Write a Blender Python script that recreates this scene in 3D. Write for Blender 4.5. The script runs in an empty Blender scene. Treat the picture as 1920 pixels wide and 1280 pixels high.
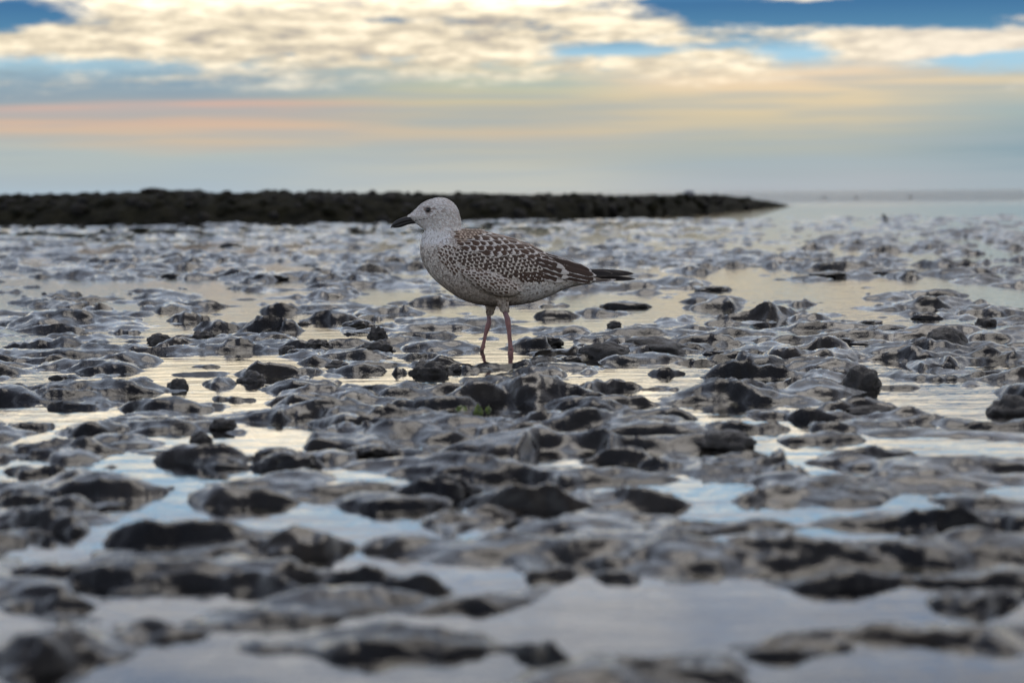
import bpy, bmesh, math, random
import numpy as np
from mathutils import Vector, Matrix, noise as mnoise
from mathutils.bvhtree import BVHTree

random.seed(7)
rng = np.random.default_rng(11)
C = bpy.context.scene.collection
SC = bpy.context.scene
R = math.radians

# ---------------------------------------------------------------- camera
CAMZ = 0.364
FPX = 3733.0                      # 70 mm lens on a 36 mm sensor, in photo pixels
PITCH = math.atan(278.0 / FPX)
ROLL = R(0.46)
cam = bpy.data.cameras.new('camera')
cam.lens = 70.0
cam.sensor_width = 36.0
cam.clip_start = 0.05
cam.clip_end = 20000
camo = bpy.data.objects.new('camera', cam)
C.objects.link(camo)
CAM_ROT = Matrix.Rotation(R(90) - PITCH, 3, 'X') @ Matrix.Rotation(-ROLL, 3, 'Z')
camo.matrix_world = Matrix.Translation((0, 0, CAMZ)) @ CAM_ROT.to_4x4()
SC.camera = camo
CAMP = Vector((0, 0, CAMZ))


def ray(px, py):
    return (CAM_ROT @ Vector(((px - 960.0) / FPX, (640.0 - py) / FPX, -1.0)))


def ground(px, py, z=0.0):
    r = ray(px, py)
    t = (z - CAMZ) / r.z
    return Vector((r.x * t, r.y * t, z))


def onplane(px, py, Y):
    r = ray(px, py)
    t = Y / r.y
    return Vector((r.x * t, Y, CAMZ + r.z * t))


BIRD_Y = ground(938, 661).y
cam.dof.use_dof = True
cam.dof.focus_distance = BIRD_Y - 0.03
cam.dof.aperture_fstop = 5.0

# ---------------------------------------------------------------- render settings
SC.render.engine = 'CYCLES'
SC.cycles.use_denoising = True
SC.cycles.max_bounces = 6
SC.cycles.diffuse_bounces = 2
SC.cycles.glossy_bounces = 3
SC.cycles.use_adaptive_sampling = True
SC.cycles.adaptive_threshold = 0.02
SC.cycles.transparent_max_bounces = 12
SC.cycles.caustics_reflective = False
SC.cycles.caustics_refractive = False
SC.view_settings.view_transform = 'Standard'
SC.view_settings.look = 'None'
SC.view_settings.gamma = 1.0
SC.view_settings.exposure = 0.48
SC.view_settings.use_curve_mapping = False

# ---------------------------------------------------------------- sun
SUN_EL, SUN_AZ = R(56), R(9)
sl = bpy.data.lights.new('sun', 'SUN')
sl.energy = 0.5
sl.angle = R(30)
sl.color = (1.0, 0.93, 0.84)
slo = bpy.data.objects.new('sun', sl)
C.objects.link(slo)
sdir = Vector((math.sin(SUN_AZ) * math.cos(SUN_EL), math.cos(SUN_AZ) * math.cos(SUN_EL), math.sin(SUN_EL)))
slo.rotation_euler = sdir.to_track_quat('Z', 'Y').to_euler()
slo.location = (0, 0, 20)


# ---------------------------------------------------------------- node helper
class NT:
    def __init__(self, tree):
        self.t = tree
        tree.nodes.clear()

    def n(self, typ, **kw):
        nd = self.t.nodes.new(typ)
        for k, v in kw.items():
            setattr(nd, k, v)
        return nd

    def put(self, sock, v):
        if v is None:
            return
        if isinstance(v, bpy.types.NodeSocket):
            self.t.links.new(v, sock)
        elif isinstance(v, (tuple, list)) and len(v) == 3 and sock.type == 'RGBA':
            sock.default_value = (*v, 1)
        else:
            sock.default_value = v

    def m(self, op, a, b=None, c=None, clamp=False):
        nd = self.n('ShaderNodeMath', operation=op, use_clamp=clamp)
        self.put(nd.inputs[0], a)
        self.put(nd.inputs[1], b)
        self.put(nd.inputs[2], c)
        return nd.outputs[0]

    def add(self, a, b): return self.m('ADD', a, b)
    def sub(self, a, b): return self.m('SUBTRACT', a, b)
    def mul(self, a, b): return self.m('MULTIPLY', a, b)

    def smooth(self, v, lo, hi, a=0.0, b=1.0):
        nd = self.n('ShaderNodeMapRange', interpolation_type='SMOOTHSTEP')
        self.put(nd.inputs[0], v)
        nd.inputs[1].default_value = lo
        nd.inputs[2].default_value = hi
        nd.inputs[3].default_value = a
        nd.inputs[4].default_value = b
        return nd.outputs[0]

    def mix(self, f, a, b, blend='MIX'):
        nd = self.n('ShaderNodeMix', data_type='RGBA', blend_type=blend)
        self.put(nd.inputs[0], f)
        self.put(nd.inputs[6], a)
        self.put(nd.inputs[7], b)
        return nd.outputs[2]

    def ramp(self, v, stops, interp='LINEAR'):
        nd = self.n('ShaderNodeValToRGB')
        cr = nd.color_ramp
        cr.interpolation = interp
        while len(cr.elements) < len(stops):
            cr.elements.new(0.5)
        for e, (p, c) in zip(cr.elements, stops):
            e.position = p
            e.color = (*c, 1) if len(c) == 3 else c
        self.put(nd.inputs[0], v)
        return nd.outputs[0]

    def noise(self, vec, scale, detail=4, rough=0.55, dist=0.0, lac=2.0):
        nd = self.n('ShaderNodeTexNoise')
        self.put(nd.inputs['Vector'], vec)
        nd.inputs['Scale'].default_value = scale
        nd.inputs['Detail'].default_value = detail
        nd.inputs['Roughness'].default_value = rough
        nd.inputs['Distortion'].default_value = dist
        nd.inputs['Lacunarity'].default_value = lac
        return nd.outputs[0]

    def xyz(self, x, y, z):
        nd = self.n('ShaderNodeCombineXYZ')
        self.put(nd.inputs[0], x)
        self.put(nd.inputs[1], y)
        self.put(nd.inputs[2], z)
        return nd.outputs[0]


def srgb(r, g, b):
    f = lambda c: (c / 255 / 12.92) if c / 255 <= 0.04045 else ((c / 255 + 0.055) / 1.055) ** 2.4
    return (f(r), f(g), f(b))


# ---------------------------------------------------------------- world: broken evening cloud
def build_world():
    w = bpy.data.worlds.new('World')
    SC.world = w
    w.use_nodes = True
    w.cycles.sampling_method = 'MANUAL'
    w.cycles.sample_map_resolution = 256
    T = NT(w.node_tree)
    tc = T.n('ShaderNodeTexCoord').outputs['Generated']
    nv = T.n('ShaderNodeVectorMath', operation='NORMALIZE')
    T.put(nv.inputs[0], tc)
    sp = T.n('ShaderNodeSeparateXYZ')
    T.put(sp.inputs[0], nv.outputs[0])
    x, y, z = sp.outputs
    el0 = T.mul(T.m('ARCSINE', z), 57.2958)
    el = T.m('MAXIMUM', el0, 0.0)
    az = T.mul(T.m('ARCTAN2', x, y), 57.2958)
    # directions stretched sideways for streaks, and projected on a cloud deck for cumulus
    streak = T.xyz(T.mul(az, 0.07), T.mul(el, 0.9), 0.0)
    wn = T.sub(T.noise(streak, 1.0, 2, 0.5), 0.5)
    wob = T.mul(wn, 1.5)
    elw = T.add(el, wob)
    e8 = T.m('DIVIDE', elw, 8.0)
    S = lambda d: d / 8.0
    left = T.ramp(e8, [(0.0, srgb(166, 184, 199)), (S(.6), srgb(164, 180, 190)), (S(1.15), srgb(172, 183, 183)),
                       (S(1.5), srgb(196, 182, 164)), (S(1.9), srgb(206, 180, 160)), (S(2.2), srgb(186, 172, 164)), (S(2.5), srgb(204, 174, 162)),
                       (S(2.75), srgb(150, 163, 172)), (S(3.2), srgb(130, 155, 174)), (S(3.6), srgb(150, 170, 178)), (1.0, srgb(180, 190, 190))])
    mid = T.ramp(e8, [(0.0, srgb(186, 190, 186)), (S(.6), srgb(184, 188, 182)), (S(1.2), srgb(178, 181, 174)),
                      (S(1.8), srgb(196, 184, 164)), (S(2.2), srgb(178, 178, 168)), (S(2.6), srgb(196, 188, 162)),
                      (S(3.1), srgb(176, 188, 174)), (S(3.5), srgb(208, 202, 172)), (1.0, srgb(225, 215, 185))])
    rig = T.ramp(e8, [(0.0, srgb(168, 176, 184)), (S(.8), srgb(160, 174, 180)), (S(1.4), srgb(172, 178, 172)),
                      (S(2.0), srgb(206, 194, 166)), (S(2.6), srgb(220, 203, 170)), (S(3.2), srgb(230, 208, 178)), (1.0, srgb(236, 220, 190))])
    farr = T.ramp(e8, [(0.0, srgb(158, 172, 182)), (S(1.2), srgb(136, 160, 172)), (S(2.2), srgb(160, 178, 178)),
                       (S(3.0), srgb(205, 195, 170)), (1.0, srgb(215, 205, 185))])
    a2 = T.add(az, T.mul(wn, 6.0))
    base = T.mix(T.smooth(a2, -9.0, -1.5), left, mid)
    base = T.mix(T.smooth(a2, 0.0, 6.5), base, rig)
    base = T.mix(T.smooth(a2, 9.0, 15.0), base, farr)
    fine = T.noise(T.xyz(T.mul(az, 0.13), T.mul(el, 3.2), 3.0), 1.0, 3, 0.6)
    base = T.mix(T.smooth(fine, 0.42, 0.62, 0.0, 0.42), base, T.ramp(T.m('DIVIDE', el, 4.0), [(0.0, srgb(168, 180, 188)), (.5, srgb(158, 172, 178)), (1.0, srgb(140, 168, 184))]))

    # clear sky seen through gaps
    sky = T.n('ShaderNodeTexSky', sky_type='NISHITA')
    sky.sun_disc = False
    sky.sun_elevation = SUN_EL
    sky.sun_rotation = SUN_AZ
    sky.altitude = 0
    sky.air_density = 1.0
    sky.dust_density = 1.5
    nsky = T.mix(1.0, sky.outputs[0], (0.10, 0.10, 0.10), 'MULTIPLY')
    e20 = T.m('DIVIDE', el, 20.0)
    blue = T.ramp(e20, [(0.0, srgb(140, 175, 190)), (3.9 / 20, srgb(146, 180, 198)), (4.5 / 20, srgb(76, 120, 150)),
                        (5.3 / 20, srgb(58, 100, 138)), (6.3 / 20, srgb(96, 146, 190)), (8.0 / 20, (.38, .72, 1.0)), (10.0 / 20, (.34, .54, .84)),
                        (13.0 / 20, (.30, .42, .64)), (1.0, (.34, .46, .68))])
    blue = T.mix(T.smooth(el, 12, 40, 0.0, 0.7), blue, nsky)

    # cloud cover
    k = T.m('DIVIDE', 1.0, T.add(T.m('MAXIMUM', z, 0.0), 0.055))
    deck = T.xyz(T.mul(x, k), T.mul(y, k), 0.0)
    lowp = T.xyz(T.mul(az, 0.27), T.mul(el, 1.25), 0.0)
    blend = T.smooth(el, 6.0, 11.0)
    mv = T.n('ShaderNodeMix', data_type='VECTOR')
    T.put(mv.inputs[0], blend)
    T.put(mv.inputs[4], lowp)
    dm = T.n('ShaderNodeVectorMath', operation='SCALE')
    T.put(dm.inputs[0], deck)
    dm.inputs[3].default_value = 1.1
    T.put(mv.inputs[5], dm.outputs[0])
    cv = mv.outputs[1]
    n1 = T.noise(cv, 0.95, 6, 0.66)
    cover = n1

    def blob(a0, e0, sa, se, amp):
        da = T.m('DIVIDE', T.sub(az, a0), sa)
        de = T.m('DIVIDE', T.sub(el, e0), se)
        q = T.add(T.mul(da, da), T.mul(de, de))
        return T.mul(T.m('EXPONENT', T.mul(q, -1.0)), amp)
    A = lambda px: (px - 960) / 65.2
    E = lambda py: (362 - py) / 65.2
    bias = 0.085
    tot = None
    for (px, py, sx, sy, amp) in [(560, 60, 520, 75, .17), (1650, 28, 420, 44, -.40), (60, 28, 110, 26, -.40), (300, 18, 120, 24, -.14),
                                  (1120, 98, 120, 14, -.22), (735, 42, 80, 12, -.22), (1500, 108, 75, 22, -.30),
                                  (1840, 134, 130, 24, -.42), (1700, 92, 170, 26, .32), (1500, 8, 70, 10, .34), (190, 130, 300, 22, -.16),
                                  (880, -190, 1500, 75, -.18), (1000, -75, 1500, 70, .16)]:
        b = blob(A(px), E(py), sx / 65.2, sy / 65.2, amp)
        tot = b if tot is None else T.add(tot, b)
    cover = T.add(T.add(cover, tot), bias)
    mask = T.smooth(cover, 0.41, 0.62)
    shade = T.noise(cv, 3.2, 3, 0.62)
    creamy = T.ramp(T.add(T.mul(shade, .5), T.mul(n1, .5)), [(0.36, (.50, .46, .42)), (0.48, (.92, .80, .60)), (0.60, (1.40, 1.22, .92))])
    greyw = T.ramp(T.add(T.mul(shade, .55), T.mul(n1, .45)), [(0.32, (.46, .47, .52)), (0.5, (.78, .76, .75)), (0.66, (1.10, 1.04, .98))])
    lv = T.smooth(el, 4.9, 6.3, .62, 1.5)
    creamy = T.mix(1.0, creamy, T.xyz(lv, lv, lv), 'MULTIPLY')
    greyw = T.mix(T.smooth(el, 8, 18), greyw, T.mix(1.0, greyw, (.72, .83, 1.0), 'MULTIPLY'))
    cloudc = T.mix(T.smooth(el, 6.3, 9.0), creamy, greyw)
    rimw = T.mix(T.smooth(az, 6.0, 13.0), cloudc, T.mix(0.5, cloudc, srgb(205, 196, 186)))
    upper = T.mix(mask, blue, rimw)
    tilt = T.add(el, T.add(T.mul(wn, 1.1), T.mul(T.sub(n1, .5), 2.2)))
    base = T.mix(1.0, base, (.79, .77, .75), 'MULTIPLY')
    full = T.mix(T.smooth(tilt, 2.9, 3.9), base, upper)
    # unseen overhead sky dimmed so mud faces go dark; low belt still lights gull
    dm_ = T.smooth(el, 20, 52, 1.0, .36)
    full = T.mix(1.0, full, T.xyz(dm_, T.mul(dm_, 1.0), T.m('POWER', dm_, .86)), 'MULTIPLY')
    # ground side of the world
    full = T.mix(T.smooth(el0, -1.0, -0.2), (.10, .10, .11), full)
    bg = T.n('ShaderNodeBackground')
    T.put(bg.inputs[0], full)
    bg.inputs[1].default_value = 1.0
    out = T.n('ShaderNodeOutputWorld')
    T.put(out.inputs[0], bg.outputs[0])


build_world()


# ---------------------------------------------------------------- materials
def newmat(name):
    m = bpy.data.materials.new(name)
    m.use_nodes = True
    return m, NT(m.node_tree)


def finish(T, bsdf):
    o = T.n('ShaderNodeOutputMaterial')
    T.put(o.inputs[0], bsdf)


def principled(T, **kw):
    b = T.n('ShaderNodeBsdfPrincipled')
    for k, v in kw.items():
        T.put(b.inputs[k.replace('_', ' ')], v)
    return b


def bump(T, h, strength, dist, normal=None):
    b = T.n('ShaderNodeBump')
    b.inputs['Strength'].default_value = strength
    b.inputs['Distance'].default_value = dist
    T.put(b.inputs['Height'], h)
    if normal is not None:
        T.put(b.inputs['Normal'], normal)
    return b.outputs[0]


def mat_mud():
    m, T = newmat('wet_mud')
    p = T.n('ShaderNodeNewGeometry').outputs['Position']
    big = T.noise(p, 3.5, 2, 0.6)
    med = T.noise(p, 30, 3, 0.65)
    fin = T.noise(p, 230, 2, 0.6)
    col = T.ramp(big, [(0.34, (.006, .0065, .0075)), (0.5, (.012, .012, .012)), (0.66, (.026, .022, .017))])
    col = T.mix(T.smooth(med, 0.55, 0.72, 0, .7), col, (.010, .010, .011))
    col = T.mix(T.smooth(fin, 0.52, 0.75, 0, .35), col, (.034, .033, .032))
    rough = T.add(T.smooth(med, 0.35, 0.7, 0.11, 0.25), T.mul(fin, 0.08))
    # fine drainage striae running over the lumps
    sp = T.n('ShaderNodeSeparateXYZ')
    T.put(sp.inputs[0], p)
    st = T.noise(T.xyz(T.mul(T.add(sp.outputs[0], T.mul(big, .25)), 330), T.mul(sp.outputs[1], 60), T.mul(sp.outputs[2], 130)), 1.0, 2, 0.6)
    h = T.add(T.mul(st, 0.30), T.add(T.mul(fin, 0.08), T.mul(med, 1.2)))
    nrm = bump(T, h, 1.0, 0.0022)
    b = principled(T, Base_Color=col, Roughness=rough, IOR=1.27, Normal=nrm)
    T.put(b.inputs['Coat Weight'], T.smooth(big, .35, .65, .15, .6))
    T.put(b.inputs['Coat Roughness'], 0.06)
    T.put(b.inputs['Coat IOR'], 1.25)
    finish(T, b.outputs[0])
    return m


def mat_clod():
    m, T = newmat('dark_mud_clod')
    tc = T.n('ShaderNodeNewGeometry').outputs['Position']
    a = T.noise(tc, 40, 5, 0.65)
    f = T.noise(tc, 260, 4, 0.65)
    col = T.ramp(a, [(0.35, (.012, .012, .013)), (0.55, (.028, .027, .027)), (0.7, (.055, .052, .048))])
    nrm = bump(T, T.add(T.mul(a, 2.0), f), 0.8, 0.004)
    b = principled(T, Base_Color=col, Roughness=T.smooth(f, .3, .7, .28, .6), Normal=nrm)
    finish(T, b.outputs[0])
    return m


def mat_water():
    m, T = newmat('shallow_water')
    p = T.n('ShaderNodeNewGeometry').outputs['Position']
    sp = T.n('ShaderNodeSeparateXYZ')
    T.put(sp.inputs[0], p)
    d = sp.outputs[1]
    r1 = T.noise(T.xyz(T.mul(sp.outputs[0], 5.0), T.mul(d, 16.0), 0.0), 1.0, 3, 0.5)
    r2 = T.noise(T.xyz(T.mul(sp.outputs[0], 28.0), T.mul(d, 90.0), 2.0), 1.0, 2, 0.5)
    near = bump(T, T.add(r1, T.mul(r2, .12)), 0.10, 0.012)
    # sea: small wind ripples beyond the flat
    w1 = T.noise(T.xyz(T.mul(sp.outputs[0], .5), T.mul(d, 1.1), 0.0), 1.0, 6, 0.62)
    amp = T.smooth(d, 40, 80)
    sea = T.n('ShaderNodeBump')
    T.put(sea.inputs['Strength'], T.mul(amp, 0.9))
    sea.inputs['Distance'].default_value = 0.25
    T.put(sea.inputs['Height'], w1)
    T.put(sea.inputs['Normal'], near)
    N = sea.outputs[0]
    fr = T.n('ShaderNodeFresnel')
    fr.inputs[0].default_value = 1.5
    T.put(fr.inputs[1], N)
    g = T.n('ShaderNodeBsdfGlossy')
    g.inputs['Color'].default_value = (1, 1, 1, 1)
    g.inputs['Roughness'].default_value = 0.012
    T.put(g.inputs['Normal'], N)
    t = T.n('ShaderNodeBsdfTransparent')
    t.inputs[0].default_value = (.80, .80, .74, 1)
    mx = T.n('ShaderNodeMixShader')
    T.put(mx.inputs[0], fr.outputs[0])
    T.put(mx.inputs[1], t.outputs[0])
    T.put(mx.inputs[2], g.outputs[0])
    finish(T, mx.outputs[0])
    return m


def mat_simple(name, c0, c1, scale, rough=0.6, bumpd=0.003, rough2=None, obj=False, spec=.5):
    m, T = newmat(name)
    tc = T.n('ShaderNodeTexCoord').outputs['Object'] if obj else T.n('ShaderNodeNewGeometry').outputs['Position']
    a = T.noise(tc, scale, 5, 0.62)
    f = T.noise(tc, scale * 6, 3, 0.6)
    col = T.mix(T.smooth(T.add(T.mul(a, .75), T.mul(f, .25)), 0.38, 0.62), c0, c1)
    nrm = bump(T, T.add(a, T.mul(f, .4)), 0.7, bumpd)
    b = principled(T, Base_Color=col, Roughness=rough if rough2 is None else T.smooth(f, .35, .65, rough, rough2), Normal=nrm)
    T.put(b.inputs['Specular IOR Level'], spec)
    finish(T, b.outputs[0])
    return m


MUD = mat_mud()
CLOD = mat_clod()
WATER = mat_water()
GROYNE = mat_simple('weedy_rock', (.006, .0065, .004), (.020, .019, .010), 5.0, 0.85, 0.06, spec=.12)
GROYNE2 = mat_simple('mussel_rock', (.005, .0055, .006), (.017, .015, .011), 7.0, 0.7, 0.05, spec=.2)
PALE = mat_simple('pale_stone', (.16, .17, .20), (.26, .27, .30), 8.0, 0.6, 0.01)
PEB = mat_simple('wet_pebble', (.015, .016, .020), (.05, .05, .055), 60.0, 0.25, 0.001)


# ---------------------------------------------------------------- object helpers
def link(o, parent=None):
    C.objects.link(o)
    if parent is not None:
        o.parent = parent
    return o


def mesh_obj(name, verts, faces, mat, parent=None, smooth=True):
    me = bpy.data.meshes.new(name)
    me.from_pydata([tuple(v) for v in verts], [], faces)
    if smooth:
        me.polygons.foreach_set('use_smooth', [True] * len(me.polygons))
    if mat:
        me.materials.append(mat)
    me.update()
    return link(bpy.data.objects.new(name, me), parent)


def grid_mesh(name, P, mat):
    """P: (rows, cols, 3) array -> quad mesh object."""
    r, c, _ = P.shape
    me = bpy.data.meshes.new(name)
    nv = r * c
    idx = np.arange(nv, dtype=np.int32).reshape(r, c)
    q = np.stack([idx[:-1, :-1], idx[:-1, 1:], idx[1:, 1:], idx[1:, :-1]], -1).reshape(-1, 4)
    nf = len(q)
    me.vertices.add(nv)
    me.vertices.foreach_set('co', P.astype(np.float32).ravel())
    me.loops.add(nf * 4)
    me.loops.foreach_set('vertex_index', q.ravel())
    me.polygons.add(nf)
    me.polygons.foreach_set('loop_start', np.arange(0, nf * 4, 4, dtype=np.int32))
    me.polygons.foreach_set('use_smooth', np.ones(nf, dtype=bool))
    me.update(calc_edges=True)
    me.materials.append(mat)
    return link(bpy.data.objects.new(name, me))


def tag(o, label, cat, group=None, kind=None):
    o['label'] = label
    if cat:
        o['category'] = cat
    if group:
        o['group'] = group
    if kind:
        o['kind'] = kind
    return o


# ---------------------------------------------------------------- numpy noise
_perm = rng.permutation(256).astype(np.int64)
_perm = np.concatenate([_perm, _perm, _perm])
_ang = rng.random(256) * 2 * np.pi
_gx, _gy = np.cos(_ang), np.sin(_ang)


def perlin(x, y, seed=0):
    x = x + seed * 17.31
    y = y + seed * 9.77
    xi = np.floor(x).astype(np.int64)
    yi = np.floor(y).astype(np.int64)
    xf, yf = x - xi, y - yi
    u = xf * xf * xf * (xf * (xf * 6 - 15) + 10)
    v = yf * yf * yf * (yf * (yf * 6 - 15) + 10)
    xi &= 255
    yi &= 255

    def g(ix, iy, dx, dy):
        h = _perm[_perm[ix & 255] + (iy & 255)]
        return _gx[h] * dx + _gy[h] * dy
    a = g(xi, yi, xf, yf)
    b = g(xi + 1, yi, xf - 1, yf)
    c = g(xi, yi + 1, xf, yf - 1)
    d = g(xi + 1, yi + 1, xf - 1, yf - 1)
    return (a + u * (b - a) + v * ((c + u * (d - c)) - (a + u * (b - a)))) * 1.45


def fbm(x, y, o=4, gain=0.5, seed=0):
    s = np.zeros_like(x)
    a, n = 1.0, 0.0
    for i in range(o):
        s += a * perlin(x * 2 ** i, y * 2 ** i, seed + i * 3)
        n += a
        a *= gain
    return s / n * 1.35


def sstep(v, lo, hi):
    t = np.clip((v - lo) / (hi - lo), 0, 1)
    return t * t * (3 - 2 * t)


# ---------------------------------------------------------------- the mudflat
# smooth lumps of mud read off the photograph: centre x, front waterline y, width, height (photo pixels)
LUMPS = [
 (364,577,100,18),(357,602,62,24),(410,618,75,26),(189,580,58,17),(105,568,85,16),(185,563,75,14),(280,560,68,12),(92,622,82,16),
 (232,626,56,14),(92,657,110,28),(182,662,85,24),(15,657,50,16),(140,668,140,14),(125,690,120,18),(312,663,95,16),(435,658,85,30),
 (388,690,68,9),(370,704,120,9),(20,740,70,24),(125,740,145,25),(240,738,140,32),(405,724,60,20),(120,750,148,14),(145,766,80,18),
 (290,772,150,30),(450,751,75,14),(285,798,210,18),(178,815,110,28),(130,852,130,36),(255,840,135,18),(40,805,100,16),(375,868,150,44),
 (510,622,70,38),(616,602,68,26),(522,585,62,22),(757,588,62,18),(810,570,58,18),(678,600,56,16),(772,602,125,12),(820,617,118,16),
 (750,637,42,12),(800,634,100,16),(510,642,75,20),(652,648,70,18),(815,656,118,18),(700,667,58,12),(690,686,62,16),(780,686,46,17),
 (510,704,85,32),(562,704,68,14),(742,702,38,18),(732,738,145,26),(560,735,130,28),(620,752,150,34),(570,770,125,36),(625,786,130,36),
 (640,800,140,24),(755,800,140,44),(650,812,75,22),(705,813,46,24),(840,811,190,34),(895,752,110,48),(985,748,150,44),(930,796,75,22),
 (515,862,85,22),(695,860,90,24),(600,866,120,18),
 (1000,705,85,20),(1070,692,90,12),(1215,676,115,14),(1335,647,105,22),(1290,640,70,18),(1114,640,50,18),(1168,642,55,16),
 (1065,626,75,16),(1120,590,90,14),(1045,595,75,20),(1040,575,65,14),(1332,567,105,16),(1420,598,90,38),(1365,608,60,14),(1370,622,50,13),
 (1310,683,72,14),(1400,710,100,46),(1400,672,75,20),(1240,704,60,22),(1228,732,65,12),(1310,738,65,25),(1390,740,100,34),(1140,732,90,24),
 (1075,748,90,32),(1120,770,95,28),(1030,802,110,40),(1240,788,125,26),(1225,812,160,24),(1155,866,90,34),(1395,808,100,26),(1395,880,100,28),
 (1480,678,80,30),(1560,700,140,26),(1495,726,70,22),(1530,742,160,24),(1680,706,80,14),(1685,729,90,16),(1740,690,62,12),(1845,676,95,26),
 (1905,680,60,24),(1840,655,78,15),(1720,634,85,16),(1535,618,88,20),(1520,602,68,20),(1512,572,50,16),(1462,594,60,26),(1870,590,105,22),
 (1760,556,80,16),(1490,785,130,32),(1610,772,105,26),(1600,808,130,30),(1725,795,180,16),(1890,803,110,22),(1550,830,105,20),(1780,822,280,10),
 (1640,868,150,36),
 (66,890,100,26),(185,932,180,46),(40,950,95,30),(60,1000,160,50),(118,965,90,36),(445,950,170,36),(412,878,90,18),(540,880,125,38),
 (327,1024,250,62),(545,1045,140,58),(270,1090,240,48),(100,1078,140,26),(440,1092,270,50),(75,1140,160,40),(560,1166,300,40),(290,1200,170,36),
 (110,1245,270,70),(490,1178,250,12),(560,1232,260,22),
 (870,892,240,42),(830,928,120,44),(740,952,220,24),(1012,960,150,60),(880,985,175,32),(1170,905,200,26),(1230,878,90,24),(1215,955,150,38),
 (1120,1000,230,26),(1060,1048,350,44),(1150,1060,130,24),(1015,1078,90,24),(1160,1090,120,22),(760,1042,160,30),(738,1112,165,62),(660,1140,130,28),
 (750,1232,320,44),(1010,1245,100,46),(1270,1290,200,60),
 (1500,900,100,32),(1640,880,170,26),(1790,880,210,30),(1690,908,130,30),(1860,900,130,18),(1608,934,120,22),(1455,937,90,26),(1860,950,140,22),
 (1775,990,150,46),(1650,985,130,20),(1430,1000,110,18),(1320,1006,90,18),(1500,1058,240,52),(1720,1050,200,36),(1600,1105,180,30),(1710,1096,70,16),
 (1850,1140,160,40),(1480,1230,200,30),(1680,1200,220,28),(1330,1270,180,50),
]
# open pools: centre x, y, width, height (photo pixels)
POOLS = [
 (1050,858,150,46),(950,918,180,50),(1250,917,330,44),(1380,968,320,44),(1340,1022,170,40),(1170,1160,460,130),(1330,1140,300,100),(1650,1135,620,70),
 (1650,1245,640,90),(1720,742,260,70),(1740,850,360,50),(1860,845,160,40),(1480,835,170,70),(1390,785,220,66),(1225,712,220,60),(1335,694,110,34),
 (1650,688,110,26),(420,690,280,60),(350,735,320,46),(490,732,110,60),(450,852,220,80),(540,815,140,60),(300,885,240,60),(655,640,160,30),(590,628,90,18),
 (790,712,150,44),(700,718,120,40),(932,664,150,18),(930,674,190,22),(1062,650,66,14),(1075,562,100,22),(1450,540,240,30),(130,1022,150,70),(350,1135,420,70),(610,1085,160,70),
 (860,1085,200,80),(900,1180,260,80),(300,1235,330,90),(600,1205,280,50),(60,775,200,36),(220,770,120,24),(60,720,200,20),(1870,760,140,60),(1560,880,160,40),
 (960,1010,200,40),(700,1000,200,40),(480,985,150,50),(1860,1005,160,50),(30,880,120,60),(730,1090,400,60),(1240,640,60,12),(900,1265,300,60),(1700,530,140,18),(300,600,60,14),
]


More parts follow.
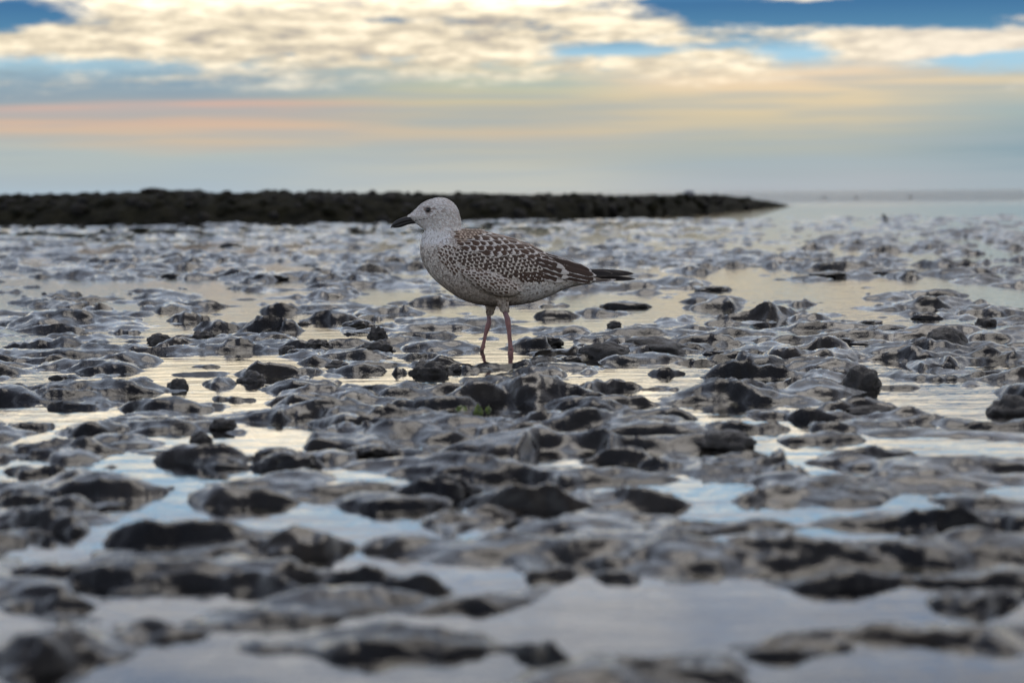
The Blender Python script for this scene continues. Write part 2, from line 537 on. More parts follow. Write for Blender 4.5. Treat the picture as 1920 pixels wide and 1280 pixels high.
def build_mud():
    nr, nc = 1060, 960
    d = 0.85 * np.exp(np.linspace(0, np.log(36.0 / 0.85), nr))
    s = np.linspace(-1, 1, nc)
    half = d * math.tan(R(18.5)) + 0.12
    X = s[None, :] * half[:, None]
    Y = np.repeat(d[:, None], nc, 1)
    # break up the outlines
    q1, q2 = fbm(X / .13, Y / .15, 3, seed=1), fbm(X / .13, Y / .15, 3, seed=5)
    wx = X + 0.030 * q1 + 0.003 * fbm(X / .03, Y / .03, 2, seed=2)
    wy = Y + 0.045 * q2 + 0.004 * fbm(X / .03, Y / .03, 2, seed=6)
    n1 = fbm(wx / .20, wy / .24, 4, 0.42, 10)
    n2s = fbm(wx / .085, wy / .065, 2, 0.35, 90)
    n2 = fbm(wx / .055, wy / .07, 4, 0.55, 20)
    B = fbm(wx / .30, wy / .21, 3, 0.42, 30)
    B3 = np.abs(fbm(wx / .065, wy / .08, 3, 0.5, 33))
    fgk = 1 - sstep(Y, 1.9, 3.3)
    near = -0.0118 + 0.0085 * n1 + 0.0070 * (1 - .35 * fgk) * n2s + (0.054 - .020 * fgk) * np.abs(B) + .0032 * fgk + (.004 + .004 * sstep(Y, 2.4, 3.8)) * B3
    # farther out the flat is broken into larger heaps with water between
    b1 = fbm(wx / .62, wy / .52, 4, 0.52, 40)
    b2 = fbm(wx / 1.9, wy / 3.4, 3, 0.5, 50)
    hp = fbm(wx / .30, wy / .42, 4, .5, 45)
    far = -0.0240 + .011 * b2 + 0.008 * n1 + .078 * np.abs(b1) + .080 * np.maximum(hp + .25 * b2 - .18, 0) + .0060 * n2s
    k = sstep(Y, 4.4, 6.5)
    H = near * (1 - k) + far * k
    fade = sstep(Y, 7, 20)
    H = H * (1 - .42 * fade) - 0.0050 * fade
    # the flat ends at the open water
    edge = 28.6 + 1.6 * fbm(X / 3.0, Y / 3.0, 2, seed=60)
    H -= 0.10 * sstep(Y, edge - .6, edge + 1.6)
    # pools
    pool = np.zeros_like(H)
    for (px, py, w, h) in POOLS:
        c = ground(px, py)
        f = ground(px, py + h / 2)
        b = ground(px, py - h / 2)
        a = w / 2 * c.y / FPX
        bb = abs(b.y - f.y) / 2
        cy = (b.y + f.y) / 2
        i0, i1 = np.searchsorted(d, [cy - 1.6 * bb, cy + 1.6 * bb])
        xs, ys = wx[i0:i1], wy[i0:i1]
        q = ((xs - c.x) / a) ** 2 + ((ys - cy) / bb) ** 2
        pool[i0:i1] = np.maximum(pool[i0:i1], 1 - sstep(q, .55, 1.5))
    H = H * (1 - .62 * pool) - 0.0135 * pool
    # lumps: soft envelopes whose crests, furrows and steep sides come from ridged relief
    Lf = np.zeros_like(H)
    E = np.zeros_like(H)
    for j, (px, py, w, h) in enumerate(LUMPS):
        c = ground(px, py)
        sc = c.y / FPX
        a, hh = w / 2 * sc * 1.36, h * sc
        rnd = random.Random(j * 13 + 5)
        b = a * rnd.uniform(.5, .75)
        sk = rnd.uniform(-.9, .9)
        cy = c.y + b * .75
        i0, i1 = np.searchsorted(d, [cy - 2.2 * b - .05, cy + 2.2 * b + .05])
        ox, oy = X[i0:i1], Y[i0:i1]
        f1 = .75 / a
        xs = wx[i0:i1] - c.x + .30 * a * fbm(ox * f1, oy * f1, 2, .5, 100 + j)
        ys = wy[i0:i1] - cy + .30 * b * fbm(ox * f1, oy * f1, 2, .5, 400 + j)
        xs = xs + sk * ys
        q2 = (xs / a) ** 2 + (ys / b) ** 2
        env = np.exp(-1.25 * q2 ** 1.25)
        th = rnd.uniform(-.5, .5)
        rx = (ox * math.cos(th) + oy * math.sin(th)) / a
        ry = (oy * math.cos(th) - ox * math.sin(th)) / a
        p1 = perlin(rx * .62 + .25 * n2[i0:i1], ry * 1.5 + j, 7 + j)
        p2 = perlin(rx * 2.1 + .3 * n1[i0:i1], ry * 3.0 - j, 9 + j)
        rn = 1 - 1.7 * np.abs(p1) - .32 * np.abs(p2)
        L = .76 * hh * env * (.70 + .58 * rn)
        old = Lf[i0:i1]
        kk = .003 + .10 * hh
        t = np.clip(.5 + .5 * (L - old) / kk, 0, 1)
        Lf[i0:i1] = old * (1 - t) + L * t + kk * t * (1 - t) * np.minimum(1, env * 4)
        E[i0:i1] = np.maximum(E[i0:i1], env)
    H = H * (1 - .75 * sstep(E, .05, .6)) + Lf
    # small scale relief: striae and nodules above the water
    up = sstep(H, 0.001, 0.012)
    stria = fbm(wx / .011 + 3 * n1, wy / .05, 2, .5, 70)
    H += up * (.0005 * stria + .0004 * fbm(wx / .02, wy / .024, 3, .55, 80)) * (1 - sstep(Y, 7, 12))
    # crests lean: steep scarps on one side, long slopes on the other
    Yl = Y - np.clip(H, 0, .06) * .35
    P = np.stack([X, Yl, H], -1)
    o = grid_mesh('mudflat', P, MUD)
    o['kind'] = 'structure'
    o['label'] = 'wet grey lumpy mudflat at low tide'
    return d, s, half, H


MD, MS, MHALF, MH = build_mud()


def mud_z(x, y):
    i = int(np.clip(np.searchsorted(MD, y), 1, len(MD) - 1))
    j = int(np.clip((x / MHALF[i] + 1) / 2 * (len(MS) - 1), 0, len(MS) - 1))
    return float(MH[i, j])


def ring_sheet(name, z, radii, mat, seg=96):
    v, f = [(0, 0, z)], []
    for r in radii:
        for k in range(seg):
            a = 2 * math.pi * k / seg
            v.append((r * math.cos(a), r * math.sin(a), z))
    for k in range(seg):
        f.append((0, 1 + k, 1 + (k + 1) % seg))
    for i in range(len(radii) - 1):
        for k in range(seg):
            a, b = 1 + i * seg, 1 + (i + 1) * seg
            f.append((a + k, b + k, b + (k + 1) % seg, a + (k + 1) % seg))
    return mesh_obj(name, v, f, mat)


SEABED = mat_simple('seabed_mud', (.035, .034, .033), (.06, .057, .053), 2.0, 0.5, 0.01)
o = ring_sheet('seabed', -0.16, [4, 12, 30, 80, 200, 600, 2000, 9000], SEABED)
o['kind'] = 'structure'
o['label'] = 'muddy bed under the shallow sea'
o = ring_sheet('sea_water', 0.0, [1, 2, 4, 8, 15, 30, 60, 120, 300, 900, 3000, 9000], WATER)
o['kind'] = 'structure'
o['label'] = 'shallow tidal water reflecting the sky'


# ---------------------------------------------------------------- rocks and clods
def lump_mesh(name, seed, mat, sub=3, jag=.35, freq=1.6, flat=.0):
    bm = bmesh.new()
    bmesh.ops.create_icosphere(bm, subdivisions=sub, radius=1.0)
    off = Vector((seed * 3.7, seed * 1.3, -seed * 2.1))
    for v in bm.verts:
        p = v.co.copy()
        n = mnoise.fractal(p * freq + off, 0.9, 2.1, 4)
        n3 = abs(mnoise.fractal(p * freq * 2.2 - off, 0.9, 2.1, 3))
        r = 1 + jag * .8 * n - jag * .55 * n3 + jag * .2
        v.co = p * max(.45, r)
        if flat and v.co.z < -.3:
            v.co.z = -.3 + (v.co.z + .3) * .3
    me = bpy.data.meshes.new(name)
    bm.to_mesh(me)
    bm.free()
    me.polygons.foreach_set('use_smooth', [True] * len(me.polygons))
    me.materials.append(mat)
    return me


CLOD_ME = [lump_mesh('mud_clod', 3 + i, CLOD, 4, .42, 1.5 + .25 * (i % 3)) for i in range(7)]
SMOOTH_ME = [lump_mesh('mud_stone', 31 + i, CLOD, 4, .40, .85) for i in range(4)]
PEB_ME = [lump_mesh('pebble', 61 + i, PEB, 3, .14, .9) for i in range(3)]
G_CLOD = 'dark mud clods strewn over the flat'
CLODS = [
 (296,642,32,20),(343,644,18,14),(381,638,38,18),(333,728,33,24),(416,805,37,16),(375,828,32,24),(210,678,30,10),(107,710,30,10),
 (710,660,48,24),(595,656,40,16),(540,660,28,15),(559,665,38,15),(856,696,24,16),(630,688,40,14),(655,627,20,8),(672,616,50,22),(708,632,28,22),
 (570,608,24,12),(1022,651,50,26),(1085,658,34,12),(1073,682,34,14),(1152,613,20,14),(1196,624,44,16),(1342,665,34,13),(1425,775,44,14),
 (1850,608,32,15),(1822,615,38,9),(1668,622,75,18),(1635,606,40,11),(1643,646,66,14),(1577,645,58,18),(1741,598,48,20),(1172,577,72,20),
 (60,598,40,14),(470,716,46,22),(540,880,90,34),(695,858,70,22),(840,930,70,40),(515,860,60,20),
 (325,520,40,14),(510,525,50,12),(430,463,34,12),(1340,545,60,14),(1560,520,60,12),(1690,515,70,14),(1850,522,50,14),
]


def clod(px, py, w, h, me, name, label, cat, group=None, rot=None, depth=.8):
    g = ground(px, py)
    sc = g.y / FPX
    a, hh = w / 2 * sc, h * sc
    o = bpy.data.objects.new(name, me)
    b = a * depth
    o.location = (g.x, g.y + b * .8, max(-.004, min(mud_z(g.x, g.y + b), .004)) + hh * .10)
    o.scale = (a * 1.22, b * 1.1, hh * .80)
    o.rotation_euler = (0, 0, rot if rot is not None else random.uniform(-.5, .5))
    link(o)
    tag(o, label, cat, group)
    return o


BLACK = {0, 1, 2, 3, 4, 5, 8, 9, 10, 12, 13, 16, 21, 25, 26, 34}
MUDCLOD_ME = [lump_mesh('mud_clod', 83 + i, MUD, 4, .30, 1.2) for i in range(7)]
for i, (px, py, w, h) in enumerate(CLODS):
    size = 'small' if w <= 32 else ('medium' if w <= 48 else 'large')
    form = 'low flat' if w / h >= 3.1 else ('stubby upright' if w / h <= 1.75 else 'humped')
    where = 'far out on the flat behind the gull' if py < 590 else ('on the mud near the gull' if py < 740 else 'on the blurred mud in front of the gull')
    if i in BLACK:
        clod(px, py, w, h, CLOD_ME[i % 7], 'mud_clod', size + ' ' + form + ' jagged black mud clod ' + where, 'mud clod', G_CLOD)
    else:
        clod(px, py, w, h * .85, MUDCLOD_ME[i % 7], 'mud_clod', size + ' ' + form + ' rounded grey mud clod ' + where, 'mud clod', 'grey mud clods half sunk in the flat')
clod(808, 702, 60, 28, CLOD_ME[2], 'mud_clod', 'black crumbly mud clod mirrored in a pool in front of the gull', 'mud clod')
clod(1138, 670, 72, 28, SMOOTH_ME[0], 'mud_stone', 'smooth rounded brown-black stone just behind the gull, beside a bigger dark stone', 'stone', rot=.1)
clod(1230, 662, 108, 33, SMOOTH_ME[1], 'mud_stone', 'broad low dark stone with a sloping top behind the gull', 'stone', rot=-.1)
clod(1776, 652, 70, 35, SMOOTH_ME[2], 'mud_stone', 'peaked black stone standing alone on the grey mud', 'stone', rot=0)
clod(1355, 842, 96, 30, CLOD_ME[3], 'mud_stone', 'blurred dark pointed stone at the edge of a cream-lit pool', 'stone', rot=0)
clod(1616, 727, 62, 44, CLOD_ME[4], 'mud_clod', 'tall jagged mud peak rising beside a wide cream-lit pool', 'mud clod')
clod(1645, 776, 86, 20, CLOD_ME[5], 'mud_clod', 'long flat black mud ledge reaching into a cream-lit pool', 'mud clod', rot=0, depth=.5)
clod(1900, 777, 78, 36, CLOD_ME[6], 'mud_clod', 'large craggy dark clod with small crumbs standing in open water', 'mud clod')
for i, (px, py, w, h) in enumerate([(82, 552, 9, 7), (647, 689, 12, 8), (992, 664, 11, 6), (1057, 656, 15, 7), (1778, 690, 12, 8), (1030, 778, 16, 14), (1000, 775, 20, 9), (790, 866, 26, 12)]):
    clod(px, py, w, h, PEB_ME[i % 3], 'pebble', 'small dark wet pebble resting on the mud', 'pebble', 'pebbles on the mud', depth=.9)


# ---------------------------------------------------------------- groyne
def build_groyne():
    front = [(-520, 428), (-260, 425), (0, 422.5), (240, 421), (480, 418.5), (720, 415), (960, 411.5), (1100, 407), (1200, 401), (1300, 396.5), (1400, 391), (1492, 386)]
    top = [(-520, 362), (-260, 362), (0, 363), (140, 360), (280, 353.5), (400, 358), (480, 357), (600, 357.5), (720, 359), (900, 361), (1070, 362), (1200, 365), (1290, 362.5), (1390, 366.5), (1440, 374), (1490, 384.6)]
    fx = [p[0] for p in front]
    pts = []
    for px in np.linspace(-520, 1492, 300):
        py = np.interp(px, fx, [p[1] for p in front])
        ty = np.interp(px, [p[0] for p in top], [p[1] for p in top])
        g = ground(px, py)
        crest_y = g.y + 1.1
        tp = onplane(px, ty, crest_y)
        pts.append((g.x, g.y, max(tp.z, .02)))
    root = bpy.data.objects.new('groyne', None)
    root.location = (pts[150][0], pts[150][1], 0)
    link(root)
    tag(root, 'long low dark rock groyne covered with weed and mussels', 'groyne')
    ox, oy = root.location.x, root.location.y
    prof = [(-.15, -.12), (0, 0.0), (.16, .30), (.36, .58), (.62, .80), (.95, .94), (1.35, .97), (1.9, .86), (2.5, .55), (3.0, .2), (3.4, -.12)]
    nsub = 40
    us = np.linspace(0, len(prof) - 1, nsub)
    P = np.zeros((len(pts), nsub, 3))
    for i, (x, y, h) in enumerate(pts):
        for j, u in enumerate(us):
            o_ = np.interp(u, range(len(prof)), [p[0] for p in prof])
            zz = np.interp(u, range(len(prof)), [p[1] for p in prof])
            tip = min(1.0, .25 + h / .3)
            xx, yy, zz = x, y + o_ * tip, zz * h
            v = Vector((xx * 2.2, yy * 2.2, zz * 2.2))
            n = mnoise.fractal(v, .8, 2.1, 4)
            n2 = mnoise.fractal(v * 4, .8, 2.1, 3)
            amt = min(1, max(.15, h / .35))
            P[i, j] = (xx - ox + .05 * n2, yy - oy + .12 * n * amt, zz + (.040 * n + .035 * n2) * amt * (zz > .02) - .02)
    core = grid_mesh('embankment', P, GROYNE)
    core.parent = root
    mes = [lump_mesh('rock', 101 + i, (GROYNE, GROYNE2)[i % 2], 2, .34, 1.3) for i in range(8)]
    pr = random.Random(4)
    for k in range(290):
        i = int(pr.random() ** .9 * (len(pts) - 6))
        x, y, h = pts[i]
        if h < .1:
            continue
        u = pr.choice([pr.uniform(0, .9), pr.uniform(.3, 1.2)])
        zz = np.interp(u, [p[0] for p in prof], [p[1] for p in prof]) * h
        r = pr.uniform(.04, .105) * min(1, h / .3 + .1)
        rock = bpy.data.objects.new('rock', mes[k % 8])
        rock.location = (x - ox + pr.uniform(-.1, .1), y + u - oy, zz - r * pr.uniform(.50, .72))
        rock.scale = (r * pr.uniform(.9, 1.6), r * pr.uniform(.8, 1.2), r * pr.uniform(.75, 1.1))
        rock.rotation_euler = (pr.uniform(-.3, .3), pr.uniform(-.3, .3), pr.uniform(0, 6.2))
        link(rock, root)
    for (px, py, w, h, lab) in [(1291, 363, 20, 8, 'pale bluish stone sitting on the crest near the groyne tip'), (287, 358, 44, 7, 'grey stone heap on the highest crest of the groyne')]:
        i = int((px + 520) / 2007 * 299)
        y = pts[i][1] + 1.05
        p = onplane(px, py, y)
        st = bpy.data.objects.new('crest_stone', lump_mesh('crest_stone', 200 + px, PALE if px > 1000 else GROYNE2, 3, .25, 1.2))
        st.location = p
        sc = y / FPX
        st.scale = (w / 2 * sc, w / 2 * sc, h * sc * .8)
        link(st)
        tag(st, lab, 'stone')


build_groyne()

# ---------------------------------------------------------------- far small things
DARK = mat_simple('dark_plumage', (.02, .02, .022), (.05, .05, .055), 20, .7, .002)


def skin_obj(name, verts, edges, radii, mat, parent=None, sub=2, root=0):
    me = bpy.data.meshes.new(name)
    me.from_pydata(verts, edges, [])
    ob = bpy.data.objects.new(name, me)
    C.objects.link(ob)
    ob.modifiers.new('skin', 'SKIN')
    ly = me.skin_vertices[0].data
    for i, r in enumerate(radii):
        ly[i].radius = r if isinstance(r, tuple) else (r, r)
        ly[i].use_root = (i == root)
    sb = ob.modifiers.new('sub', 'SUBSURF')
    sb.levels = sub
    sb.render_levels = sub
    dg = bpy.context.evaluated_depsgraph_get()
    nm = bpy.data.meshes.new_from_object(ob.evaluated_get(dg))
    nm.name = name
    bpy.data.objects.remove(ob)
    nm.materials.clear()
    nm.materials.append(mat)
    nm.polygons.foreach_set('use_smooth', [True] * len(nm.polygons))
    return link(bpy.data.objects.new(name, nm), parent)


for (px, py) in [(1545, 371), (1605, 372), (1706, 371)]:
    g = ground(px, py)
    fb = skin_obj('floating_seabird', [(-.24, 0, .10), (-.05, 0, .06), (.12, 0, .06), (.18, 0, .16), (.19, 0, .24), (.28, 0, .235)],
                  [(0, 1), (1, 2), (2, 3), (3, 4), (4, 5)], [.02, .09, .085, .04, .05, .012], DARK)
    fb.location = g
    fb.rotation_euler = (0, 0, random.uniform(-.5, .5))
    fb.scale = (.42, .42, .42)
    tag(fb, 'tiny dark seabird floating on the distant sea', 'bird', 'seabirds far out on the sea')
g = ground(1661, 415)
wd = skin_obj('driftwood_stub', [(0, 0, -.03), (.005, 0, .03), (-.02, 0, .065), (-.05, .01, .075)], [(0, 1), (1, 2), (2, 3)], [.018, .016, .02, .008], DARK)
wd.location = g
tag(wd, 'short dark stub standing where the mud meets the open water', 'driftwood')


# ---------------------------------------------------------------- seaweed
def mat_weed():
    m, T = newmat('green_seaweed')
    tc = T.n('ShaderNodeNewGeometry').outputs['Position']
    n = T.noise(tc, 120, 3)
    col = T.mix(T.smooth(n, .35, .65), (.030, .055, .004), (.11, .16, .008))
    b = principled(T, Base_Color=col, Roughness=.25)
    T.put(b.inputs['Subsurface Weight'], 0.0)
    finish(T, b.outputs[0])
    return m


WEED = mat_weed()


def visible_ground(px, py):
    r = ray(px, py)
    t = .8
    while t < 40:
        p = CAMP + r * (t / r.y)
        if p.z <= max(mud_z(p.x, p.y), 0):
            return p
        t += .004
    return ground(px, py)


def seaweed(px, py, w, h, seed, label):
    g = visible_ground(px, py)
    sc = g.y / FPX
    a, hh = w / 2 * sc, h * sc
    z0 = max(mud_z(g.x, g.y), 0)
    rr = random.Random(seed)
    nu, nv = 15, 9
    vs, fs = [], []
    for th in (0, 1):
        for i in range(nu):
            for j in range(nv):
                u, v = i / (nu - 1) * 2 - 1, j / (nv - 1)
                half = (1 - abs(u) ** 2.2) * .8 + .2
                nn = mnoise.noise(Vector((u * 2 + seed * 5, v * 2, seed)))
                n3 = mnoise.noise(Vector((u * 4, v * 3 + seed * 3, 1.7)))
                zz = hh * (v * half * (1 + .4 * nn) + .25 * abs(n3))
                yy = (v - .3) * a * .8 + .35 * a * math.sin(u * 4 + seed) * v
                vs.append((u * a + .2 * a * nn, yy + th * .0006, zz - .002 + th * .0004))
    o_ = nu * nv
    for i in range(nu - 1):
        for j in range(nv - 1):
            q = [i * nv + j, (i + 1) * nv + j, (i + 1) * nv + j + 1, i * nv + j + 1]
            fs.append(q)
            fs.append([x + o_ for x in reversed(q)])
    ob = mesh_obj('seaweed_scrap', vs, fs, WEED)
    ob.location = (g.x, g.y, z0)
    tag(ob, label, 'seaweed')


seaweed(865, 768, 24, 9, 1, 'flat dark green seaweed scrap lying apart from the curled ones')
seaweed(897, 774, 18, 16, 2, 'curled bright green seaweed scrap standing highest on the mud')
seaweed(915, 769, 13, 9, 3, 'smallest green seaweed scrap beside the curled one')


# ---------------------------------------------------------------- the gull
ZU = 3.658                                   # tracing units per photo pixel


def tr(u, v):
    """tracing coordinates -> photo pixel"""
    return 700 + u / ZU, 350 + v / ZU


def bp(u, v, y=0.0):
    """tracing coordinates -> point in the gull's own space (y = depth from its midline, metres)"""
    px, py = tr(u, v)
    p = onplane(px, py, BIRD_Y + y)
    return Vector((p.x - GX, y, p.z))


GX = onplane(*tr(850, 900), BIRD_Y).x
UNIT = 1.0 / ZU * BIRD_Y / FPX               # metres per tracing unit

gull = bpy.data.objects.new('gull', None)
gull.location = (GX, BIRD_Y, 0)
link(gull)
tag(gull, 'young speckled brown gull with black bill standing on pink legs', 'gull')


def loft(rings, cap=True):
    v, f = [], []
    n = len(rings[0])
    for r in rings:
        v += [tuple(p) for p in r]
    for i in range(len(rings) - 1):
        for k in range(n):
            a, b = i * n, (i + 1) * n
            f.append((a + k, a + (k + 1) % n, b + (k + 1) % n, b + k))
    if cap:
        f.append(tuple(reversed(range(n))))
        f.append(tuple(range((len(rings) - 1) * n, len(rings) * n)))
    return v, f


def resample(keys, n):
    """smooth (Catmull-Rom) resampling of key tuples"""
    K = [np.array(k, float) for k in keys]
    out = []
    m = len(K) - 1
    for i in range(n):
        t = i / (n - 1) * m
        j = min(int(t), m - 1)
        f = t - j
        p0, p1, p2, p3 = K[max(j - 1, 0)], K[j], K[j + 1], K[min(j + 2, m)]
        out.append(.5 * ((2 * p1) + (-p0 + p2) * f + (2 * p0 - 5 * p1 + 4 * p2 - p3) * f * f + (-p0 + 3 * p1 - 3 * p2 + p3) * f ** 3))
    return out


def tube(path, nseg=14):
    """path: (u, v, y, ru, ry) keys; rings across the local direction"""
    pts = resample(path, 4 * len(path))
    rings = []
    P = [bp(p[0], p[1], p[2]) for p in pts]
    for i, p in enumerate(pts):
        t = (P[min(i + 1, len(P) - 1)] - P[max(i - 1, 0)]).normalized()
        side = Vector((0, 1, 0))
        a = t.cross(side).normalized()
        b = a.cross(t).normalized()
        rings.append([P[i] + a * (p[3] * math.cos(2 * math.pi * k / nseg)) + b * (p[4] * math.sin(2 * math.pi * k / nseg)) for k in range(nseg)])
    return loft(rings)


def build_body():
    V, F = [], []

    def put(vf):
        o_ = len(V)
        V.extend(vf[0])
        F.extend([tuple(i + o_ for i in f) for f in vf[1]])
    n = 40
    # trunk: station u, top v, bottom v, half width
    TR = [(326, 405, 452, .006), (334, 370, 492, .020), (352, 335, 540, .031), (390, 312, 600, .042), (440, 302, 652, .052), (510, 294, 708, .060), (600, 290, 766, .067),
          (700, 299, 799, .071), (800, 318, 812, .072), (900, 342, 813, .070), (1000, 372, 804, .064), (1100, 412, 785, .055), (1200, 470, 748, .044),
          (1300, 535, 702, .034), (1400, 588, 674, .025), (1500, 615, 660, .017), (1580, 628, 652, .010)]
    rings = []
    for (u, t, b, hw) in resample(TR, 70):
        pt, pb = bp(u, t), bp(u, b)
        cz, hz = (pt.z + pb.z) / 2, (pt.z - pb.z) / 2
        ring = []
        for k in range(n):
            a = 2 * math.pi * k / n
            ca, sa = math.cos(a), math.sin(a)
            e = .86
            yy = hw * math.copysign(abs(ca) ** e, ca)
            zz = hz * math.copysign(abs(sa) ** .95, sa)
            yy *= 1 - .10 * max(0, sa)          # narrower along the back
            ring.append(Vector((pt.x, yy, cz + zz)))
        rings.append(ring)
    put(loft(rings))
    # neck and head: level v, front u, rear u, half width, front taper
    HD = [(470, 336, 720, .040, 0), (420, 328, 668, .042, 0), (370, 330, 628, .039, 0), (330, 342, 607, .036, .02), (300, 352, 601, .034, .06), (284, 338, 600, .033, .14),
          (265, 312, 600, .033, .28), (245, 284, 599, .033, .40), (225, 254, 597, .033, .48), (206, 232, 593, .033, .52), (190, 250, 589, .033, .48), (170, 274, 583, .032, .40),
          (150, 294, 574, .0305, .30), (130, 316, 562, .028, .20), (112, 341, 546, .0245, .1), (96, 372, 523, .019, 0), (84, 408, 498, .012, 0), (77, 436, 474, .005, 0)]
    rings = []
    for (v, uf, ur, hw, tp) in resample(HD, 80):
        a_, b_ = bp(uf, v), bp(ur, v)
        cx, hx = (a_.x + b_.x) / 2, (b_.x - a_.x) / 2
        ring = []
        for k in range(n):
            a = 2 * math.pi * k / n
            ca, sa = math.cos(a), math.sin(a)
            tap = 1 - tp * max(0, -ca) ** 1.0 * 1.15
            ring.append(Vector((cx + hx * ca, hw * sa * max(.2, tap), a_.z)))
        rings.append(ring)
    put(loft(rings))
    # flank feather fold over the wing edge, both sides
    for sgn in (-1, 1):
        rings = []
        for (u, v, rv, ry) in resample([(600, 570, 5, .004), (640, 590, 36, .012), (720, 618, 66, .019), (810, 648, 78, .021), (900, 676, 66, .018), (970, 694, 38, .012), (1005, 700, 6, .004)], 26):
            c = bp(u, v)
            yb = sgn * (.0625 - .00002 * max(0, u - 800))
            ring = [Vector((c.x, yb + sgn * ry * math.cos(2 * math.pi * k / 20), c.z + rv * UNIT * math.sin(2 * math.pi * k / 20))) for k in range(20)]
            rings.append(ring)
        put(loft(rings))
    # legs: far leg (y > 0) and near leg (y < 0), thigh, ankle joint, shank, toes
    yf, yn = .040, -.040
    put(tube([(800, 740, yf, 0.0200, 0.0180), (803, 810, yf, 0.0115, 0.0120), (798, 850, yf, 0.0075, 0.0081), (792, 890, yf, 0.0051, 0.0049), (794, 925, yf, 0.0058, 0.0054), (786, 955, yf, 0.0065, 0.0056), (770, 1010, yf, 0.0049, 0.0040),
              (756, 1075, yf, 0.0046, 0.0036), (746, 1112, yf, 0.0053, 0.0043), (741, 1150, yf, 0.0044, 0.0045)]))
    put(tube([(880, 735, yn, 0.0200, 0.0180), (888, 795, yn, 0.0120, 0.0110), (896, 832, yn, 0.0084, 0.0081), (906, 868, yn, 0.0063, 0.0054), (918, 900, yn, 0.0065, 0.0058), (923, 928, yn, 0.0069, 0.0059), (930, 985, yn, 0.0055, 0.0041),
              (937, 1060, yn, 0.0053, 0.0039), (941, 1110, yn, 0.0060, 0.0045), (941, 1140, yn, 0.0069, 0.0054), (938, 1168, yn, 0.0055, 0.0050)]))
    for (u0, v0, y0) in ((742, 1152, yf), (938, 1170, yn)):
        for (du, dy) in ((-150, -.022), (-165, .004), (-135, .028)):
            put(tube([(u0, v0 - 4, y0, .0042, .0042), (u0 + du * .4, v0 + 6, y0 + dy * .45, .0034, .0034), (u0 + du * .75, v0 + 8, y0 + dy * .8, .0030, .0030), (u0 + du, v0 + 10, y0 + dy, .0016, .0016)], 8))
        put(tube([(u0, v0 - 56, y0, .0040, .0035), (u0 + 16, v0 - 58, y0, .0028, .0026), (u0 + 30, v0 - 52, y0, .0012, .0012)], 8))
    me = bpy.data.meshes.new('body_source')
    me.from_pydata(V, [], F)
    ob = bpy.data.objects.new('body_source', me)
    C.objects.link(ob)
    rm = ob.modifiers.new('r', 'REMESH')
    rm.mode = 'VOXEL'
    rm.voxel_size = .0021
    sm = ob.modifiers.new('s', 'SMOOTH')
    sm.factor = .5
    sm.iterations = 5
    dg = bpy.context.evaluated_depsgraph_get()
    nm = bpy.data.meshes.new_from_object(ob.evaluated_get(dg))
    nm.name = 'body'
    bpy.data.objects.remove(ob)
    nm.polygons.foreach_set('use_smooth', [True] * len(nm.polygons))
    return nm


BODY = build_body()
bco = np.empty(len(BODY.vertices) * 3, np.float32)
BODY.vertices.foreach_get('co', bco)
bco = bco.reshape(-1, 3)


def to_uv(p):
    """gull space -> tracing coordinates (side view)"""
    w = Vector((p[0] + GX, BIRD_Y + p[1], p[2])) - CAMP
    c = CAM_ROT.transposed() @ w
    px = 960 + FPX * c.x / -c.z
    py = 640 - FPX * c.y / -c.z
    return (px - 700) * ZU, (py - 350) * ZU


def lerp3(a, b, t):
    t = max(0., min(1., t))
    return tuple(a[i] + (b[i] - a[i]) * t for i in range(3))


def st1(x, a, b):
    t = max(0., min(1., (x - a) / (b - a)))
    return t * t * (3 - 2 * t)


def gs(u, v, cu, cv, su, sv):
    return math.exp(-((u - cu) / su) ** 2 - ((v - cv) / sv) ** 2)


def plumage(u, v, r):
    """base colour and dark-mottle amount of the small body feathers; r is random 0..1"""
    pale = (.62, .58, .56)
    brown = (.17, .115, .085)
    head = st1(v, 330, 270) * (1 - st1(u, 600, 640))
    k = .10
    col = pale
    if head > .5:
        col = (.72, .675, .65)
        k = .16 + .10 * st1(v, 140, 90)
        k += .80 * gs(u, v, 455, 190, 62, 36) + .60 * gs(u, v, 350, 152, 34, 22) + .5 * gs(u, v, 378, 172, 40, 30) + .50 * gs(u, v, 425, 152, 50, 16)
        k += .25 * st1(u, 480, 600) * st1(v, 120, 220)
        k -= .14 * gs(u, v, 350, 245, 60, 30)
    else:
        neck = st1(v, 430, 340) * (1 - st1(u, 470, 560))
        col = lerp3((.62, .575, .53), (.80, .77, .78), neck)
        k = lerp3((.46,) * 3, (.17,) * 3, neck)[0]
        k += .22 * st1(u, 430, 560) * st1(v, 300, 420) * (1 - st1(v, 560, 640))
        bel = st1(v, 600, 720)
        col = lerp3(col, (.46, .41, .36), bel * (1 - st1(u, 900, 1020)))
        k += .30 * gs(u, v, 760, 640, 230, 80) + .22 * gs(u, v, 860, 690, 90, 45)
        vent = st1(u, 960, 1060) * st1(v, 640, 690)
        col = lerp3(col, (.62, .60, .58), vent)
        k -= .25 * vent
        k += .25 * gs(u, v, 1040, 700, 60, 16)
        mt = st1(u, 530, 640) * st1(v, 440, 400)     # mantle
        col = lerp3(col, (.46, .34, .26), mt)
        k = k + (.66 - k) * mt
        tail = st1(u, 1260, 1360)
        k += .3 * tail
    dark = 1.0 if r < k else 0.0
    return col, brown, k, dark


